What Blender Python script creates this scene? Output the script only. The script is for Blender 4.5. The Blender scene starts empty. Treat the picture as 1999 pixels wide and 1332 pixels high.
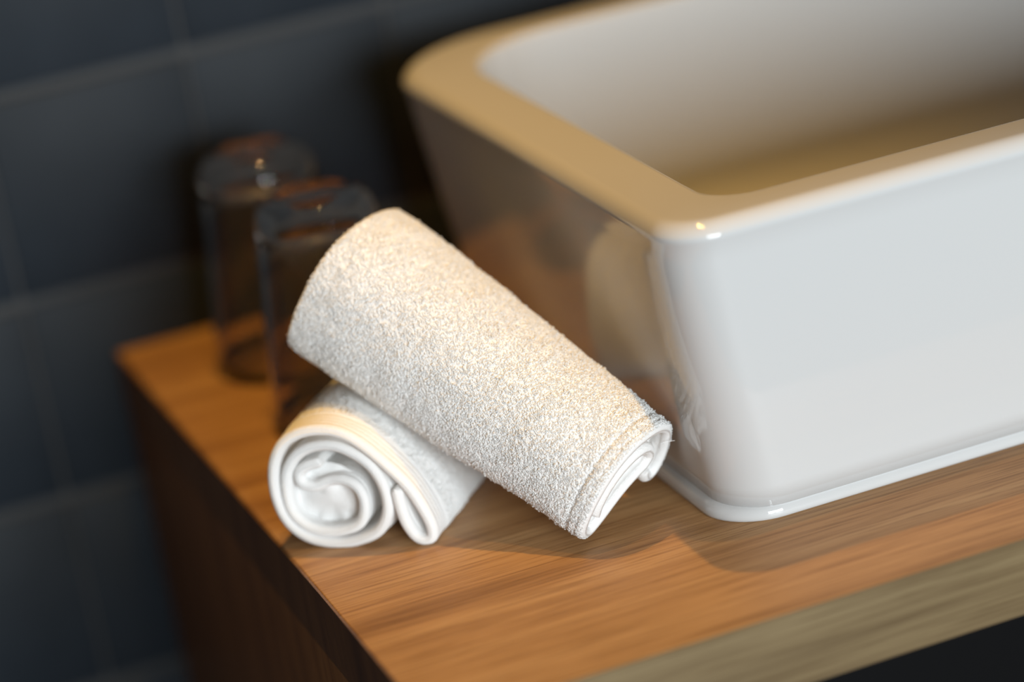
import bpy, math
import numpy as np
from mathutils import Matrix, Vector

rng = np.random.default_rng(7)
scene = bpy.context.scene
C = scene.collection

# ------------------------------------------------------------------ camera
CAM = np.array([-0.2303635212712004, -0.9300841993631019, 0.47201063832998313])
ROT = np.array([[0.9259380930810206, 0.2587330316050873, -0.2751288173527522],
                [-0.34163064284351874, 0.26320861301637843, -0.9022248776797935],
                [-0.16101910337536773, 0.9293968175060829, 0.3321060131309841]])
cd = bpy.data.cameras.new('camera')
cam = bpy.data.objects.new('camera', cd)
C.objects.link(cam)
M = Matrix([list(ROT[i]) + [CAM[i]] for i in range(3)] + [[0, 0, 0, 1]])
cam.matrix_world = M
cd.sensor_width = 36.0
cd.sensor_fit = 'HORIZONTAL'
cd.lens = 106.78
cd.clip_start = 0.02
cd.dof.use_dof = True
cd.dof.focus_distance = 1.178
cd.dof.aperture_fstop = 2.65
scene.camera = cam

# ------------------------------------------------------------------ world, lights, exposure
w = bpy.data.worlds.new('world')
scene.world = w
w.use_nodes = True
bg = w.node_tree.nodes['Background']
bg.inputs[0].default_value = (1.0, 0.66, 0.36, 1)
bg.inputs[1].default_value = 0.16


def area_light(name, loc, target, sx, sy, power, col):
    l = bpy.data.lights.new(name, 'AREA')
    l.shape = 'RECTANGLE'
    l.size, l.size_y = sx, sy
    l.energy = power
    l.color = col
    o = bpy.data.objects.new(name, l)
    C.objects.link(o)
    o.location = loc
    d = Vector(target) - Vector(loc)
    o.rotation_euler = d.to_track_quat('-Z', 'Y').to_euler()
    return o


def spot_light(name, loc, target, power, col, radius, angle=40, blend=1.0):
    l = bpy.data.lights.new(name, 'SPOT')
    l.energy = power
    l.color = col
    l.shadow_soft_size = radius
    l.spot_size = math.radians(angle)
    l.spot_blend = blend
    o = bpy.data.objects.new(name, l)
    C.objects.link(o)
    o.location = loc
    d = Vector(target) - Vector(loc)
    o.rotation_euler = d.to_track_quat('-Z', 'Y').to_euler()
    return o


DAY = (0.90, 0.985, 1.03)
WARM = (1.0, 0.55, 0.12)
area_light('window_light', (0.00, -2.3, 0.40), (0.12, 0.1, 0.08), 0.46, 0.80, 38.0, DAY)
area_light('window_light', (0.52, -2.3, 0.40), (0.12, 0.1, 0.08), 0.46, 0.80, 38.0, DAY)
spot_light('lamp_back', (0.19, 0.345, 1.5), (-0.01, 0.28, 0), 57.0, WARM, 0.014)
spot_light('lamp_front', (0.17, -0.03, 1.5), (0.0, 0.26, 0), 16.0, WARM, 0.014)

scene.view_settings.view_transform = 'Standard'
scene.view_settings.look = 'None'
scene.view_settings.exposure = 0.0
scene.view_settings.gamma = 1.0
scene.view_settings.use_curve_mapping = False
try:
    scene.cycles.use_denoising = True
    scene.cycles.max_bounces = 32
    scene.cycles.transmission_bounces = 24
    scene.cycles.diffuse_bounces = 24
    scene.cycles.caustics_refractive = True
except Exception:
    pass


# ------------------------------------------------------------------ helpers
def link(name, me, mat=None, parent=None, smooth=True):
    o = bpy.data.objects.new(name, me)
    C.objects.link(o)
    if mat is not None:
        me.materials.clear()
        me.materials.append(mat)
    if parent is not None:
        o.parent = parent
    if smooth:
        me.polygons.foreach_set('use_smooth', np.ones(len(me.polygons), dtype=bool))
    return o


def mesh_np(name, V, F):
    me = bpy.data.meshes.new(name)
    V = np.ascontiguousarray(V, dtype=np.float32)
    F = np.ascontiguousarray(F, dtype=np.int32)
    n, k = F.shape
    me.vertices.add(len(V))
    me.vertices.foreach_set('co', V.ravel())
    me.loops.add(n * k)
    me.loops.foreach_set('vertex_index', F.ravel())
    me.polygons.add(n)
    me.polygons.foreach_set('loop_start', np.arange(0, n * k, k, dtype=np.int32))
    me.update(calc_edges=True)
    me.validate()
    return me


def mesh_py(name, V, F):
    me = bpy.data.meshes.new(name)
    me.from_pydata([tuple(map(float, v)) for v in V], [], F)
    me.update()
    return me


def empty(name, loc, label, cat, group=None):
    o = bpy.data.objects.new(name, None)
    o.empty_display_size = 0.02
    C.objects.link(o)
    o.location = loc
    o['label'] = label
    o['category'] = cat
    if group:
        o['group'] = group
    return o


def box(name, lo, hi, mat, parent=None, bevel=0.0, seg=3):
    import bmesh
    bm = bmesh.new()
    bmesh.ops.create_cube(bm, size=1)
    for v in bm.verts:
        v.co = Vector([(lo[i] + hi[i]) / 2 + v.co[i] * (hi[i] - lo[i]) for i in range(3)])
    if bevel:
        bmesh.ops.bevel(bm, geom=bm.edges[:], offset=bevel, segments=seg, profile=0.5, affect='EDGES')
    me = bpy.data.meshes.new(name)
    bm.to_mesh(me)
    bm.free()
    o = link(name, me, mat, parent, smooth=False)
    if bevel:
        me.polygons.foreach_set('use_smooth', np.ones(len(me.polygons), dtype=bool))
        try:
            me.set_sharp_from_angle(angle=math.radians(50))
        except Exception:
            pass
    return o


def loft(name, rings, mat, parent=None, cap_first=False, cap_last=False):
    """closed rings, all with the same point count"""
    n = len(rings[0])
    V = np.concatenate(rings)
    F = []
    for r in range(len(rings) - 1):
        a, b = r * n, (r + 1) * n
        for i in range(n):
            j = (i + 1) % n
            F.append([a + i, a + j, b + j, b + i])
    if cap_first:
        F.append(list(range(n))[::-1])
    if cap_last:
        F.append([(len(rings) - 1) * n + i for i in range(n)])
    return link(name, mesh_py(name, V, F), mat, parent)


def rrect(x0, x1, y0, y1, r, z, k=12, m=14, back=0.036):
    """rounded rectangle, counter-clockwise, with points along the straights too"""
    P = []
    rb = r + back
    cs = [(x1 - r, y0 + r, -90, r), (x1 - rb, y1 - rb, 0, rb), (x0 + rb, y1 - rb, 90, rb), (x0 + r, y0 + r, 180, r)]
    for q, (cx, cy, a0, r) in enumerate(cs):
        arc = [(cx + r * math.cos(math.radians(a0 + 90 * i / k)), cy + r * math.sin(math.radians(a0 + 90 * i / k))) for i in range(k + 1)]
        P += arc
        nx, ny, na, nr = cs[(q + 1) % 4]
        nxt = (nx + nr * math.cos(math.radians(na)), ny + nr * math.sin(math.radians(na)))
        for i in range(1, m):
            P.append((arc[-1][0] + (nxt[0] - arc[-1][0]) * i / m, arc[-1][1] + (nxt[1] - arc[-1][1]) * i / m))
    return np.array([(x, y, z) for x, y in P])


# ------------------------------------------------------------------ materials
def new_mat(name):
    m = bpy.data.materials.new(name)
    m.use_nodes = True
    nt = m.node_tree
    return m, nt, nt.nodes['Principled BSDF']


def nd(nt, typ, **kw):
    n = nt.nodes.new(typ)
    for k, v in kw.items():
        setattr(n, k, v)
    return n


def ramp(nt, stops):
    n = nt.nodes.new('ShaderNodeValToRGB')
    e = n.color_ramp.elements
    while len(e) > 2:
        e.remove(e[-1])
    for i, (p, c) in enumerate(stops):
        if i > 1:
            e.new(p)
        e[i].position = p
        e[i].color = (*c, 1)
    return n


def wood_material(name, base, dark, light, axis_scale, rough=0.42):
    m, nt, b = new_mat(name)
    L = nt.links.new
    tc = nd(nt, 'ShaderNodeTexCoord')
    mp = nd(nt, 'ShaderNodeMapping')
    mp.inputs['Scale'].default_value = axis_scale
    L(tc.outputs['Object'], mp.inputs['Vector'])
    # broad figure
    n1 = nd(nt, 'ShaderNodeTexNoise')
    n1.inputs['Scale'].default_value = 60
    n1.inputs['Detail'].default_value = 4
    n1.inputs['Distortion'].default_value = 0.6
    L(mp.outputs[0], n1.inputs['Vector'])
    # fine streaks
    n2 = nd(nt, 'ShaderNodeTexNoise')
    n2.inputs['Scale'].default_value = 560
    n2.inputs['Detail'].default_value = 5
    n2.inputs['Roughness'].default_value = 0.65
    L(mp.outputs[0], n2.inputs['Vector'])
    r1 = ramp(nt, [(0.30, dark), (0.5, base), (0.72, light)])
    L(n1.outputs['Fac'], r1.inputs['Fac'])
    r2 = ramp(nt, [(0.36, (0.62, 0.56, 0.50)), (0.55, (1, 1, 1))])
    L(n2.outputs['Fac'], r2.inputs['Fac'])
    mx = nd(nt, 'ShaderNodeMix', data_type='RGBA', blend_type='MULTIPLY')
    mx.inputs['Factor'].default_value = 0.95
    L(r1.outputs[0], mx.inputs['A'])
    L(r2.outputs[0], mx.inputs['B'])
    L(mx.outputs['Result'], b.inputs['Base Color'])
    b.inputs['Roughness'].default_value = rough
    b.inputs['Specular IOR Level'].default_value = 0.35
    bp = nd(nt, 'ShaderNodeBump')
    bp.inputs['Strength'].default_value = 0.25
    bp.inputs['Distance'].default_value = 0.0003
    L(n2.outputs['Fac'], bp.inputs['Height'])
    L(bp.outputs[0], b.inputs['Normal'])
    return m


OAK = wood_material('oak_veneer', (0.38, 0.208, 0.087), (0.262, 0.133, 0.052), (0.475, 0.285, 0.131), (0.035, 1, 1))
OAK_EDGE_DAYLIT = wood_material('oak_edge_daylit', (0.172, 0.122, 0.060), (0.12, 0.08, 0.037), (0.23, 0.172, 0.090), (0.022, 1, 1))  # front edge copy of the oak, its daylight-only grey put into the colour
OAK_SIDE_SHADED = wood_material('oak_side_shaded', (0.16, 0.078, 0.025), (0.11, 0.05, 0.015), (0.21, 0.11, 0.04), (1, 1, 0.06))  # darker oak copy, shade of the side away from daylight put into the colour

CERAMIC, nt, b = new_mat('glazed_ceramic')
b.inputs['Base Color'].default_value = (0.535, 0.543, 0.547, 1)
b.inputs['Roughness'].default_value = 0.045
b.inputs['IOR'].default_value = 1.55

TILE, nt, b = new_mat('charcoal_tile')
tc = nd(nt, 'ShaderNodeTexCoord')
oi = nd(nt, 'ShaderNodeObjectInfo')
nz = nd(nt, 'ShaderNodeTexNoise')
nz.inputs['Scale'].default_value = 25
nt.links.new(tc.outputs['Object'], nz.inputs['Vector'])
ad = nd(nt, 'ShaderNodeMath', operation='MULTIPLY_ADD')
ad.inputs[1].default_value = 0.35
nt.links.new(oi.outputs['Random'], ad.inputs[0])
nt.links.new(nz.outputs['Fac'], ad.inputs[2])
r = ramp(nt, [(0.3, (0.014, 0.019, 0.0255)), (1.0, (0.020, 0.0265, 0.035))])
nt.links.new(ad.outputs[0], r.inputs['Fac'])
nt.links.new(r.outputs[0], b.inputs['Base Color'])
b.inputs['Roughness'].default_value = 0.55
b.inputs['Specular IOR Level'].default_value = 0.12

GROUT, nt, b = new_mat('grey_grout')
b.inputs['Base Color'].default_value = (0.044, 0.047, 0.050, 1)
b.inputs['Roughness'].default_value = 0.9

FLOORM, nt, b = new_mat('dark_floor')
nz = nd(nt, 'ShaderNodeTexNoise')
nz.inputs['Scale'].default_value = 8
r = ramp(nt, [(0.3, (0.012, 0.012, 0.014)), (0.7, (0.022, 0.022, 0.025))])
nt.links.new(nz.outputs['Fac'], r.inputs['Fac'])
nt.links.new(r.outputs[0], b.inputs['Base Color'])
b.inputs['Roughness'].default_value = 0.5

GLASS, nt, b = new_mat('clear_glass')
b.inputs['Base Color'].default_value = (0.84, 0.78, 0.70, 1)
b.inputs['Transmission Weight'].default_value = 1.0
b.inputs['Roughness'].default_value = 0.008
b.inputs['IOR'].default_value = 1.45


def towel_material(name, scale, dist, trans, col=(0.985, 0.985, 0.98, 1)):
    m, nt, b = new_mat(name)
    tc = nd(nt, 'ShaderNodeTexCoord')
    nz = nd(nt, 'ShaderNodeTexNoise')
    nz.inputs['Scale'].default_value = scale
    nz.inputs['Detail'].default_value = 4
    nt.links.new(tc.outputs['Object'], nz.inputs['Vector'])
    bp = nd(nt, 'ShaderNodeBump')
    bp.inputs['Strength'].default_value = 0.6
    bp.inputs['Distance'].default_value = dist
    nt.links.new(nz.outputs['Fac'], bp.inputs['Height'])
    out = nt.nodes['Material Output']
    nt.nodes.remove(b)
    df = nd(nt, 'ShaderNodeBsdfDiffuse')
    df.inputs['Color'].default_value = col
    tr = nd(nt, 'ShaderNodeBsdfTranslucent')
    tr.inputs['Color'].default_value = col
    nt.links.new(bp.outputs[0], df.inputs['Normal'])
    mx = nd(nt, 'ShaderNodeMixShader')
    mx.inputs[0].default_value = trans
    nt.links.new(df.outputs[0], mx.inputs[1])
    nt.links.new(tr.outputs[0], mx.inputs[2])
    nt.links.new(mx.outputs[0], out.inputs['Surface'])
    return m


TERRY = towel_material('white_terry', 1400, 0.0002, 0.22)
HEM = towel_material('white_hem_weave', 1800, 0.0006, 0.22, (0.93, 0.93, 0.925, 1))
LOOP = towel_material('white_terry_loop', 2500, 0.0001, 0.55)

# ------------------------------------------------------------------ structure
D = 0.4917
PITCH = 0.1033
TS = 0.0985
TSX = 0.1018


def structure(o):
    o['kind'] = 'structure'
    return o


wall = structure(box('wall_back', (-1.4, D + 0.0008, -0.85), (1.6, D + 0.11, 1.7), GROUT))
floor = structure(box('floor', (-1.4, -2.6, -0.95), (1.6, D + 0.11, -0.85), FLOORM))

tile_me = None
X0, Z0 = -0.039, 0.1385          # one joint crossing
for i in range(-4, 6):
    for j in range(-4, 4):
        cx, cz = X0 + (i + 0.5) * PITCH, Z0 + (j + 0.5) * PITCH
        if tile_me is None:
            t = box('tile', (-TSX / 2, -0.0018, -TS / 2), (TSX / 2, 0.006, TS / 2), TILE, wall, bevel=0.0016, seg=2)
            tile_me = t.data
        else:
            t = bpy.data.objects.new('tile', tile_me)
            C.objects.link(t)
            t.parent = wall
        t.location = (cx, D + 0.0012 + rng.uniform(-0.0004, 0.0004), cz)

# ------------------------------------------------------------------ vanity counter
TH = 0.0300
XR = 0.80
counter = empty('vanity_counter', (0, 0, -0.85), 'light oak washstand counter with a solid left side panel', 'counter')
PB = (0, 0, 0.85)


def under(o, root):
    o.matrix_parent_inverse = Matrix.Translation(-Vector(root.location))
    return o


o = under(box('edge_tone_strip', (0.001, 0, -TH), (XR, 0.0010, -0.0003), OAK_EDGE_DAYLIT, counter), counter)
o['label'] = 'front edge of the worktop, daylight grey put into its colour'
o = under(box('edge_tone_strip', (0, 0, -TH), (0.001, D - 0.0020, -0.0003), OAK_SIDE_SHADED, counter), counter)  # thin strip carrying the side panel's painted shade up to the top
o['label'] = 'left edge of the worktop, shade put into its colour'
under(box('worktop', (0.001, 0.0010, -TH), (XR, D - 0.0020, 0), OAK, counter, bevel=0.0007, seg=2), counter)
under(box('side_panel', (0.0, 0.0006, -0.85), (0.030, D - 0.0020, -TH), OAK_SIDE_SHADED, counter, bevel=0.0005, seg=2), counter)
under(box('side_panel', (XR - 0.030, 0.0006, -0.85), (XR - 0.0006, D - 0.0020, -TH), OAK_SIDE_SHADED, counter, bevel=0.0005, seg=2), counter)

SHADE_BLACK, nt, b = new_mat('shade_black')
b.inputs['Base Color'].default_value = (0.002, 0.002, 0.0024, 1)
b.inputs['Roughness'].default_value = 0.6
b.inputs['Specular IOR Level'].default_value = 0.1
o = under(box('shade_panel', (0.030, 0.050, -0.45), (XR - 0.030, 0.066, -TH), SHADE_BLACK, counter), counter)  # added black sheet, makes the open space under the counter read as shade
o['label'] = 'black panel added for the shade under the worktop'

# ------------------------------------------------------------------ basin
H = 0.130
BX0, BX1, BY0, BY1 = 0.1365, 0.600, 0.0610, 0.4290      # rim outside
FX0, FX1, FY0, FY1 = 0.1500, 0.587, 0.0790, 0.4180      # foot outside
basin = empty('vessel_basin', (0.36, 0.25, 0), 'white glazed rectangular ceramic basin standing on the wooden counter', 'basin')


def lerp(a, b_, t):
    return a + (b_ - a) * t


rings = []
zb = 0.0055
for t in np.linspace(0, 1, 14):
    z = lerp(zb, H - 0.0075, t)
    u = z / H
    g = 0.0014 * (1 - min(1, t / 0.08))        # tuck-in just above the foot
    rings.append(rrect(lerp(FX0, BX0, u) + 0.0012 + 0.0030 * (1 - t) ** 2, lerp(FX1, BX1, u) - 0.0012, lerp(FY0, BY0, u) + 0.0012, lerp(FY1, BY1, u) - 0.0012, lerp(0.024, 0.021, u), z))
RR = 0.0075
xs = 0.0012
for a in np.linspace(0, 90, 9)[1:]:
    ca, sa = math.cos(math.radians(a)), math.sin(math.radians(a))
    ins = xs * (1 - 0.0) + RR * (1 - ca)
    rings.append(rrect(BX0 + ins, BX1 - ins, BY0 + ins, BY1 - ins, 0.021 - 0.6 * RR * (1 - ca), H - RR + RR * sa))
IX0, IX1, IY0, IY1 = 0.1685, 0.566, 0.0870, 0.4000      # bowl opening
rings.append(rrect(IX0 - 0.0030, IX1 + 0.003, IY0 - 0.003, IY1 + 0.003, 0.021, H))
body = under(loft('body', rings, CERAMIC, basin, cap_first=True), basin)

rings = [rrect(IX0 - 0.0030, IX1 + 0.003, IY0 - 0.003, IY1 + 0.003, 0.021, H)]
rr = 0.0022
for a in np.linspace(0, 90, 6)[1:]:
    sa, ca = math.sin(math.radians(a)), math.cos(math.radians(a))
    ins = -rr * (1 - sa) - 0.0004
    rings.append(rrect(IX0 + ins, IX1 - ins, IY0 + ins, IY1 - ins, 0.019, H - rr * (1 - ca)))
for t in np.linspace(0, 1, 10)[1:]:
    z = lerp(H - rr, 0.045, t)
    ins = 0.010 * t * t
    rings.append(rrect(IX0 + ins, IX1 - ins, IY0 + ins, IY1 - ins, 0.019 + 0.012 * t, z))
fr = 0.022
for a in np.linspace(0, 90, 9)[1:]:
    ca, sa = math.cos(math.radians(a)), math.sin(math.radians(a))
    ins = 0.010 + fr * (1 - ca)
    rings.append(rrect(IX0 + ins, IX1 - ins, IY0 + ins, IY1 - ins, 0.031, 0.045 - fr * sa))
mid = rings[-1].mean(0)
for s in (0.6, 0.3, 0.075):
    q = mid + (rings[-1 if s == 0.6 else -1] - mid) * 1.0
    base_ring = rings_floor = None
last = rings[-1].copy()
for s, dz in ((0.6, -0.002), (0.25, -0.0035)):
    q = mid + (last - mid) * s
    q[:, 2] = last[0, 2] + dz
    rings.append(q)
under(loft('bowl', rings, CERAMIC, basin, cap_last=True), basin)

# foot ring, a soft bead slightly proud of the wall above it
rings = []
for (ins, z) in ((0.006, 0.0), (0.0010, 0.0), (0.0003, 0.0005), (0.0, 0.0016), (0.0001, 0.0030), (0.0006, 0.0044), (0.0015, 0.0056), (0.0030, 0.0066), (0.0060, 0.0074)):
    rings.append(rrect(FX0 + ins, FX1 - ins, FY0 + ins, FY1 - ins, 0.0245 - ins * 0.5, z))
under(loft('foot_ring', rings, CERAMIC, basin, cap_first=True), basin)

# drain in the bowl floor
DRM, nt, b = new_mat('chrome')
b.inputs['Base Color'].default_value = (0.75, 0.75, 0.76, 1)
b.inputs['Metallic'].default_value = 1.0
b.inputs['Roughness'].default_value = 0.12


def lathe(name, prof, cx, cy, cz, mat, parent=None, n=64):
    rings = []
    for r_, z_ in prof:
        a = np.linspace(0, 2 * np.pi, n, endpoint=False)
        rings.append(np.c_[cx + r_ * np.cos(a), cy + r_ * np.sin(a), np.full(n, cz + z_)])
    return rings


dz0 = last[0, 2] - 0.0035
rings = lathe('drain', [(0.030, 0.0002), (0.030, 0.0015), (0.027, 0.0028), (0.022, 0.0030), (0.020, 0.0016), (0.018, 0.0040), (0.006, 0.0055)], mid[0], mid[1], dz0, None)
under(loft('drain', rings, DRM, basin, cap_last=True), basin)['label'] = 'chrome drain'


# ------------------------------------------------------------------ tumblers
def tumbler(x, y, label):
    root = empty('glass_tumbler', (x, y, 0), label, 'glass', 'upside down tumblers by the wall')
    rm, rb, hh = 0.0365, 0.0262, 0.105
    wl = 0.0018
    prof = [(rm - wl, 0.0006), (rm - wl * 0.5, 0.0), (rm, 0.0006)]
    for t in np.linspace(0, 1, 12)[1:]:
        prof.append((lerp(rm, rb + 0.0012, t), lerp(0.0006, hh - 0.013, t)))
    for a in np.linspace(0, 90, 13)[1:]:
        prof.append((rb + 0.0012 - 0.011 * (1 - math.cos(math.radians(a))), hh - 0.013 + 0.013 * math.sin(math.radians(a))))
    prof += [(0.0150, hh - 0.0002), (0.0138, hh - 0.0004), (0.012, hh - 0.0007), (0.008, hh - 0.0010), (0.003, hh - 0.0011)]
    outer_n = len(prof)
    inner = [(0.004, hh - 0.0135), (0.014, hh - 0.0140), (rb - 0.006, hh - 0.0155), (rb - 0.0022, hh - 0.0200)]
    for t in np.linspace(0, 1, 10)[1:]:
        inner.append((lerp(rb - 0.0016, rm - wl, t), lerp(hh - 0.021, 0.0006, t)))
    R1 = lathe('', prof, 0, 0, 0, None)
    R2 = lathe('', inner[:-1], 0, 0, 0, None)
    n = 64
    V = np.concatenate(R1 + R2)
    F = []
    N1 = len(R1)

    def band(a, b_):
        for i in range(n):
            j = (i + 1) % n
            F.append([a * n + i, a * n + j, b_ * n + j, b_ * n + i])
    for k in range(N1 - 1):
        band(k, k + 1)
    F.append([(N1 - 1) * n + i for i in range(n)])
    F.append([N1 * n + i for i in range(n)][::-1])
    for k in range(N1, N1 + len(R2) - 1):
        band(k, k + 1)
    band(N1 + len(R2) - 1, 0)
    me = mesh_py('glass_tumbler', V, F)
    link('cup', me, GLASS, root)
    return root


tumbler(0.070, 0.412, 'upside down clear tumbler at the back, nearest the dark tiled wall')
tumbler(0.071, 0.318, 'upside down clear tumbler in front, partly behind the top rolled towel')


# ------------------------------------------------------------------ towels
def catmull(P, n):
    P = np.asarray(P, float)
    Q = np.vstack([2 * P[0] - P[1], P, 2 * P[-1] - P[-2]])
    out = []
    per = 40
    for i in range(len(P) - 1):
        p0, p1, p2, p3 = Q[i:i + 4]
        t = np.linspace(0, 1, per, endpoint=False)[:, None]
        out.append(0.5 * ((2 * p1) + (-p0 + p2) * t + (2 * p0 - 5 * p1 + 4 * p2 - p3) * t * t + (-p0 + 3 * p1 - 3 * p2 + p3) * t ** 3))
    return np.vstack(out + [P[-1:]])


def arcres(P, n):
    d = np.r_[0, np.cumsum(np.linalg.norm(np.diff(P, axis=0), axis=1))]
    s = np.linspace(0, d[-1], n)
    return np.c_[np.interp(s, d, P[:, 0]), np.interp(s, d, P[:, 1])], d[-1], s


def vnoise(u, v, seed):
    """smooth value noise, u/v in cells"""
    g = np.random.default_rng(seed).uniform(-1, 1, (128, 128))
    i, j = np.floor(u).astype(int), np.floor(v).astype(int)
    fu, fv = u - i, v - j
    fu, fv = fu * fu * (3 - 2 * fu), fv * fv * (3 - 2 * fv)
    a = g[i % 128, j % 128] * (1 - fu) + g[(i + 1) % 128, j % 128] * fu
    b_ = g[i % 128, (j + 1) % 128] * (1 - fu) + g[(i + 1) % 128, (j + 1) % 128] * fu
    return a * (1 - fv) + b_ * fv


def towel(root, c0, c1, L, frame, h, nS, nT, hem, grooves, skew, outer_sign, outer_range, nloops, seed, blend=lambda t: t, floor_z=None, loop_start=14.0):
    """c0/c1: section curves in mm at the two ends; frame(t_mm, a_mm, n_mm) -> world metres"""
    A = catmull(c0, 0)
    B = catmull(c1, 0)
    A, LA, sA = arcres(A, nS)
    # keep B with the same parameter as its own arc length
    B, LB, sB = arcres(B, nS)
    s_mm = sA
    e = h / 2
    # t samples, denser at the ends
    ends = e * (1 - np.cos(np.linspace(0, np.pi / 2, 6)))
    t = np.r_[ends[:-1], np.linspace(e, L - e, nT), (L - ends)[::-1][1:]]
    nt_ = len(t)
    tt = np.clip(t / L, 0, 1)
    bl = blend(tt)
    cur = A[:, None, :] * (1 - bl)[None, :, None] + B[:, None, :] * bl[None, :, None]
    tan = np.gradient(cur, axis=0)
    tan /= np.linalg.norm(tan, axis=2, keepdims=True) + 1e-9
    nor = np.stack([-tan[..., 1], tan[..., 0]], axis=2)
    ht = e * np.sqrt(np.clip(1 - (np.clip(np.maximum(e - t, t - (L - e)), 0, e) / e) ** 2, 0, 1))
    hs = np.sqrt(np.clip(1 - (np.clip(np.maximum(e - s_mm, s_mm - (s_mm[-1] - e)), 0, e) / e) ** 2, 0, 1))
    HH = ht[None, :] * hs[:, None]
    S, T = np.meshgrid(s_mm, t, indexing='ij')
    sheets = []
    for k, sg in enumerate((1, -1)):
        body_mask = np.clip((np.minimum(T, L - T) - hem) / 1.5, 0, 1)
        d = 0.9 * vnoise(S / 26 + 7, T / 34 + 3, seed + 11) + 0.45 * vnoise(S / 9, T / 9, seed + 12)
        d = 0.75 * d * np.clip(np.minimum(T, L - T) / 12, 0.35, 1)
        fine = body_mask * (0.10 * vnoise(S / 2.3, T / 2.3, seed + 3 + k) + 0.05 * rng.uniform(-1, 1, S.shape)) + 0.05 * rng.uniform(-1, 1, S.shape)
        for g, wd, dp in grooves:
            fine = fine - dp * np.exp(-((T - g) / wd) ** 2)
        fade = np.clip(HH / e, 0, 1)
        off = sg * HH + d + sg * fine * fade
        sheets.append((cur + nor * off[..., None]))
    ring = np.concatenate([sheets[0], sheets[1][:, ::-1]], axis=1)          # wrap round t
    TT = np.concatenate([T, T[:, ::-1]], axis=1)
    sk = skew(ring[..., 0], ring[..., 1], TT / L)
    V = frame(TT + sk, ring[..., 0], ring[..., 1])
    m = ring.shape[1]
    if floor_z is not None:
        V[..., 2] = np.maximum(V[..., 2], floor_z + 0.0001)
    idx = np.arange(nS * m).reshape(nS, m)
    a = idx[:-1]
    b_ = idx[1:]
    F = np.stack([a, b_, np.roll(b_, -1, 1), np.roll(a, -1, 1)], axis=2)     # nS-1, m, 4
    Tmid = np.minimum(TT, np.roll(TT, -1, 1))[:-1]
    ish = (Tmid < hem) | (Tmid > L - hem)
    Vf = V.reshape(-1, 3)
    inv = Matrix.Translation(-Vector(root.location))

    def sub(mask, name, mat):
        f = F[mask]
        used, fi = np.unique(f, return_inverse=True)
        o = link(name, mesh_np(name, Vf[used], fi.reshape(f.shape)), mat, root)
        o.matrix_parent_inverse = inv
        return o
    sub(~ish, 'rolled_cloth', TERRY)
    Tall = np.minimum(TT, np.roll(TT, -1, 1))[:-1]
    sub(ish & (Tall < L / 2), 'hem', HEM)
    sub(ish & (Tall >= L / 2), 'hem', HEM)
    # terry loops on the outside of the outer wrap
    k = 0 if outer_sign > 0 else 1
    sheet = sheets[k]
    O = frame(T + skew(sheet[..., 0], sheet[..., 1], T / L), sheet[..., 0], sheet[..., 1])
    if floor_z is not None:
        O[..., 2] = np.maximum(O[..., 2], floor_z)
    du = np.gradient(O, axis=0)
    dv = np.gradient(O, axis=1)
    du /= np.linalg.norm(du, axis=2, keepdims=True) + 1e-12
    dv /= np.linalg.norm(dv, axis=2, keepdims=True) + 1e-12
    nn = np.cross(du, dv)
    nn /= np.linalg.norm(nn, axis=2, keepdims=True) + 1e-12
    ref = frame(T, sheet[..., 0] + nor[..., 0] * outer_sign, sheet[..., 1] + nor[..., 1] * outer_sign) - frame(T, sheet[..., 0], sheet[..., 1])
    nn *= np.sign((nn * ref).sum(2, keepdims=True))
    i0, i1 = [int(np.argmin(np.hypot(A[:, 0] - q[0], A[:, 1] - q[1]))) for q in outer_range]
    i = rng.integers(i0, i1, nloops)
    lo = np.searchsorted(t, loop_start)
    hi = np.searchsorted(t, L - 0.4)
    j = rng.integers(lo, hi, nloops)
    near = np.minimum(t[j] - hem, 4) / 4
    P = O[i, j]
    N = nn[i, j]
    U = du[i, j]
    W = dv[i, j]
    jit = rng.uniform(-0.5, 0.5, (nloops, 2)) * np.array([s_mm[1] - s_mm[0], t[nt_ // 2] - t[nt_ // 2 - 1]]) * 1e-3
    P = P + U * jit[:, :1] + W * jit[:, 1:]
    ang = rng.uniform(0, 2 * np.pi, nloops)[:, None]
    dirv = U * np.cos(ang) + W * np.sin(ang)
    lean = (U * rng.normal(0, 0.22, (nloops, 1)) + W * rng.normal(0, 0.22, (nloops, 1)))
    hgt = np.where(rng.random(nloops) < 0.05, rng.uniform(0.45, 0.85, nloops), rng.uniform(0.10, 0.28, nloops))[:, None] * 1e-3
    wid = rng.uniform(0.18, 0.36, nloops)[:, None] * 1e-3
    up = N + lean
    up /= np.linalg.norm(up, axis=1, keepdims=True)
    side = np.cross(dirv, up)
    side /= np.linalg.norm(side, axis=1, keepdims=True) + 1e-12
    rad = 0.00025
    pts = [P - dirv * wid - N * 0.0002, P - dirv * wid * 0.7 + up * hgt * 0.85, P + dirv * wid * 0.7 + up * hgt * 0.85, P + dirv * wid - N * 0.0002]
    tg = [up, up + dirv, dirv - up, -up]
    VV = []
    for p_, g_ in zip(pts, tg):
        g_ = g_ / np.linalg.norm(g_, axis=1, keepdims=True)
        b2 = np.cross(g_, side)
        for q in range(3):
            aa = 2 * np.pi * q / 3
            VV.append(p_ + rad * (side * math.cos(aa) + b2 * math.sin(aa)))
    VV = np.stack(VV, axis=1)                      # n,12,3
    if floor_z is not None:
        VV[..., 2] = np.maximum(VV[..., 2], floor_z + 0.00005)
    fl = []
    for r_ in range(3):
        for q in range(3):
            q2 = (q + 1) % 3
            fl.append([r_ * 3 + q, r_ * 3 + q2, (r_ + 1) * 3 + q2, (r_ + 1) * 3 + q])
    fl = np.array(fl)
    FF = (np.arange(nloops) * 12)[:, None, None] + fl[None]
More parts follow.
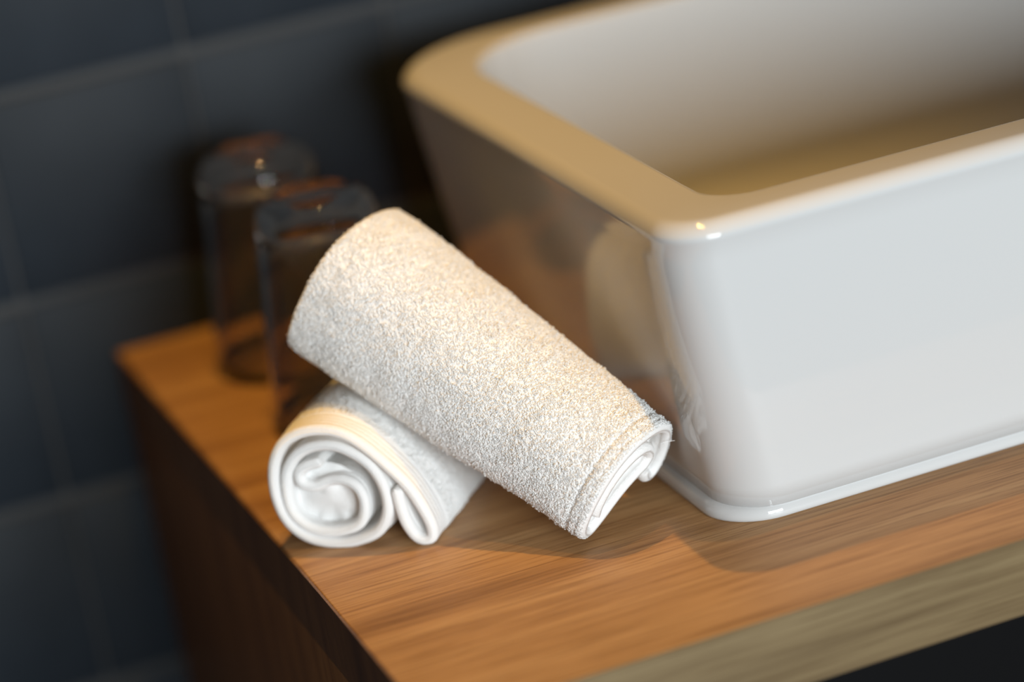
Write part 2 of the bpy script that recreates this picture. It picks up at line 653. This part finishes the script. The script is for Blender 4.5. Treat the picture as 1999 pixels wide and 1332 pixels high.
    o = link('terry_loops', mesh_np('terry_loops', VV.reshape(-1, 3), FF.reshape(-1, 4)), LOOP, root)
    o.matrix_parent_inverse = inv
    o['kind'] = 'stuff'
    return V


# --- lower towel: spiral end faces the camera
B0 = np.array([0.0158, 0.1765, 0.0])
bu = np.array([0.62, 0.785, 0.0])
bu /= np.linalg.norm(bu)
bw = np.array([bu[1], -bu[0], 0.0])
curve_b = [(3, 36.5), (-3.5, 35), (-7.5, 32), (-7, 27.5), (-2, 25.8), (4, 27.6), (10.5, 28), (16, 25), (18, 19), (16.5, 12), (11.5, 8.2),
           (2, 7), (-7, 9), (-12.6, 14.8), (-14.2, 23), (-12.6, 32.2), (-7.7, 39.2), (0, 43.3), (9.5, 43.6), (18, 39.8), (25, 33.5), (28.6, 24),
           (27.6, 14), (22, 6.6), (12.5, 2.8), (1.5, 2.2), (-8.7, 5), (-16.2, 12), (-19.2, 23), (-17.7, 35), (-12.7, 44), (-6, 48.8), (2.5, 51), (12, 50.2),
           (20.5, 45.6), (29.5, 37), (37.8, 26.5), (43, 16), (45.4, 7.6), (44.6, 3.0), (41.4, 1.9), (37.8, 4), (34.9, 10), (33.6, 18), (33.2, 25)]
back_b = [(x * 1.0 - (0.0 if x < 25 else (x - 25) * 0.12), z) for x, z in curve_b]
tow_b = empty('rolled_towel', tuple(B0 + bu * 0.06), 'lower white rolled face towel with its spiral end showing, lying on the counter', 'towel')


def frame_b(t, a, n):
    return B0 + (t[..., None] * bu + a[..., None] * bw) * 1e-3 + n[..., None] * np.array([0, 0, 1e-3])


def skew_b(a, n, t):
    # inner turns sit a little deeper than the outer wrap
    r_ = np.hypot(a - 5, n - 25)
    return (1 - t) * (np.clip(24 - r_, 0, 30) * 0.16 + np.clip(a - 31, 0, 20) * 0.10)


towel(tow_b, curve_b, back_b, 138.0, frame_b, 4.8, 620, 170, 13.6, [(4.4, 0.6, 0.7), (7.0, 0.6, 0.65), (9.6, 0.6, 0.6), (12.4, 0.7, 0.6)],
      skew_b, +1, ((-19.2, 23), (41.5, 1.5)), 27000, 21, floor_z=0.0)

g = np.linspace(-1, 1, 26)
GX, GY = np.meshgrid(g, g, indexing='ij')
rr_ = np.sqrt(np.maximum(GX ** 2, GY ** 2)) + 1e-6
sc = rr_ / np.hypot(GX, GY).clip(1e-6)
PX, PY = GX * sc * 15 + 2, GY * sc * 15 + 19
PT = 6.5 + 1.6 * vnoise((PX + 40) / 6, (PY + 40) / 6, 5) + 2.0 * (GX ** 2 + GY ** 2)
PV = frame_b(PT, PX, PY).reshape(-1, 3)
ii = np.arange(26 * 26).reshape(26, 26)
o = link('inner_fold', mesh_np('inner_fold', PV, np.stack([ii[:-1, :-1], ii[1:, :-1], ii[1:, 1:], ii[:-1, 1:]], 2).reshape(-1, 4)), HEM, tow_b)
o.matrix_parent_inverse = Matrix.Translation(-Vector(tow_b.location))

# --- upper towel: lies across the lower one, its near end on the counter beside the basin
CR = np.array([0.123, 0.108, 0.0195])
CL = np.array([0.0525, 0.219, 0.095])
dd = CL - CR
LT = np.linalg.norm(dd) * 1000
dd /= np.linalg.norm(dd)
dn = np.array([0, 0, 1.0]) - dd[2] * dd
dn /= np.linalg.norm(dn)
dw = np.cross(dn, dd)
curve_t0 = [(-14.5, -1.5), (-17.5, -6), (-21.3, -6.2), (-24, -1.5), (-24.2, 7), (-20.5, 16.5), (-11.5, 21.8), (0, 22), (9, 18.8), (16, 12.8), (20.8, 4.5),
            (23, -5), (22.2, -13.3), (17, -17), (11, -13), (6, -8), (0, -2.6), (-6, 0.8), (-11.5, 3), (-13.4, 8), (-8.5, 13), (0, 14), (8, 10.5), (13.5, 4), (16, -4), (15.5, -9.5)]
curve_t1 = [(-16, -15), (-21, -19), (-27, -15), (-31, -3), (-32, 11), (-28, 21.5), (-15, 26.5), (0, 26.3), (12, 22), (20.5, 13.5), (25, 3),
            (27, -7), (26.5, -17), (22, -23), (14, -24), (7, -20), (0, -16), (-6, -10), (-13, -4), (-15.5, 5), (-10, 14), (0, 17), (9, 13.5), (15.5, 6), (19, -4), (18.5, -10)]
tow_t = empty('rolled_towel', tuple(CR * [1, 1, 0]), 'upper white rolled face towel leaning across the lower roll, near end by the basin', 'towel')


def frame_t(t, a, n):
    return CR + (t[..., None] * dd + a[..., None] * dw + n[..., None] * dn) * 1e-3


def skew_t(a, n, t):
    r_ = np.hypot(a, n - 4)
    return (1 - t) * np.clip(16 - r_, 0, 30) * 0.0 + t * np.clip((n - a) / 28, -0.6, 2) * 0.5


towel(tow_t, curve_t0, curve_t1, LT, frame_t, 5.0, 470, 210, 2.4, [(8.0, 1.0, 0.7), (3.6, 0.5, 0.3)],
      skew_t, +1, ((-21.3, -6.2), (17, -17)), 62000, 55, blend=lambda t: np.clip(t * 1.15, 0, 1) ** 0.8, floor_z=0.0, loop_start=1.0)
for o in (tow_b, tow_t):
    o['group'] = 'rolled white face towels'

# loose thread at the near end of the upper towel
import bmesh
TH_P = [np.array(p) for p in ((0.1405, 0.1130, 0.0300), (0.1430, 0.1128, 0.0303), (0.1462, 0.1122, 0.0300))]
bm = bmesh.new()
prev = None
for p in TH_P:
    vs = [bm.verts.new(p + 0.00009 * np.array([0, math.cos(a), math.sin(a)])) for a in (0, 2.1, 4.2)]
    if prev:
        for q in range(3):
            bm.faces.new((prev[q], prev[(q + 1) % 3], vs[(q + 1) % 3], vs[q]))
    prev = vs
me = bpy.data.meshes.new('loose_thread')
bm.to_mesh(me)
bm.free()
o = link('loose_thread', me, TERRY, tow_t)
o.matrix_parent_inverse = Matrix.Translation(-Vector(tow_t.location))
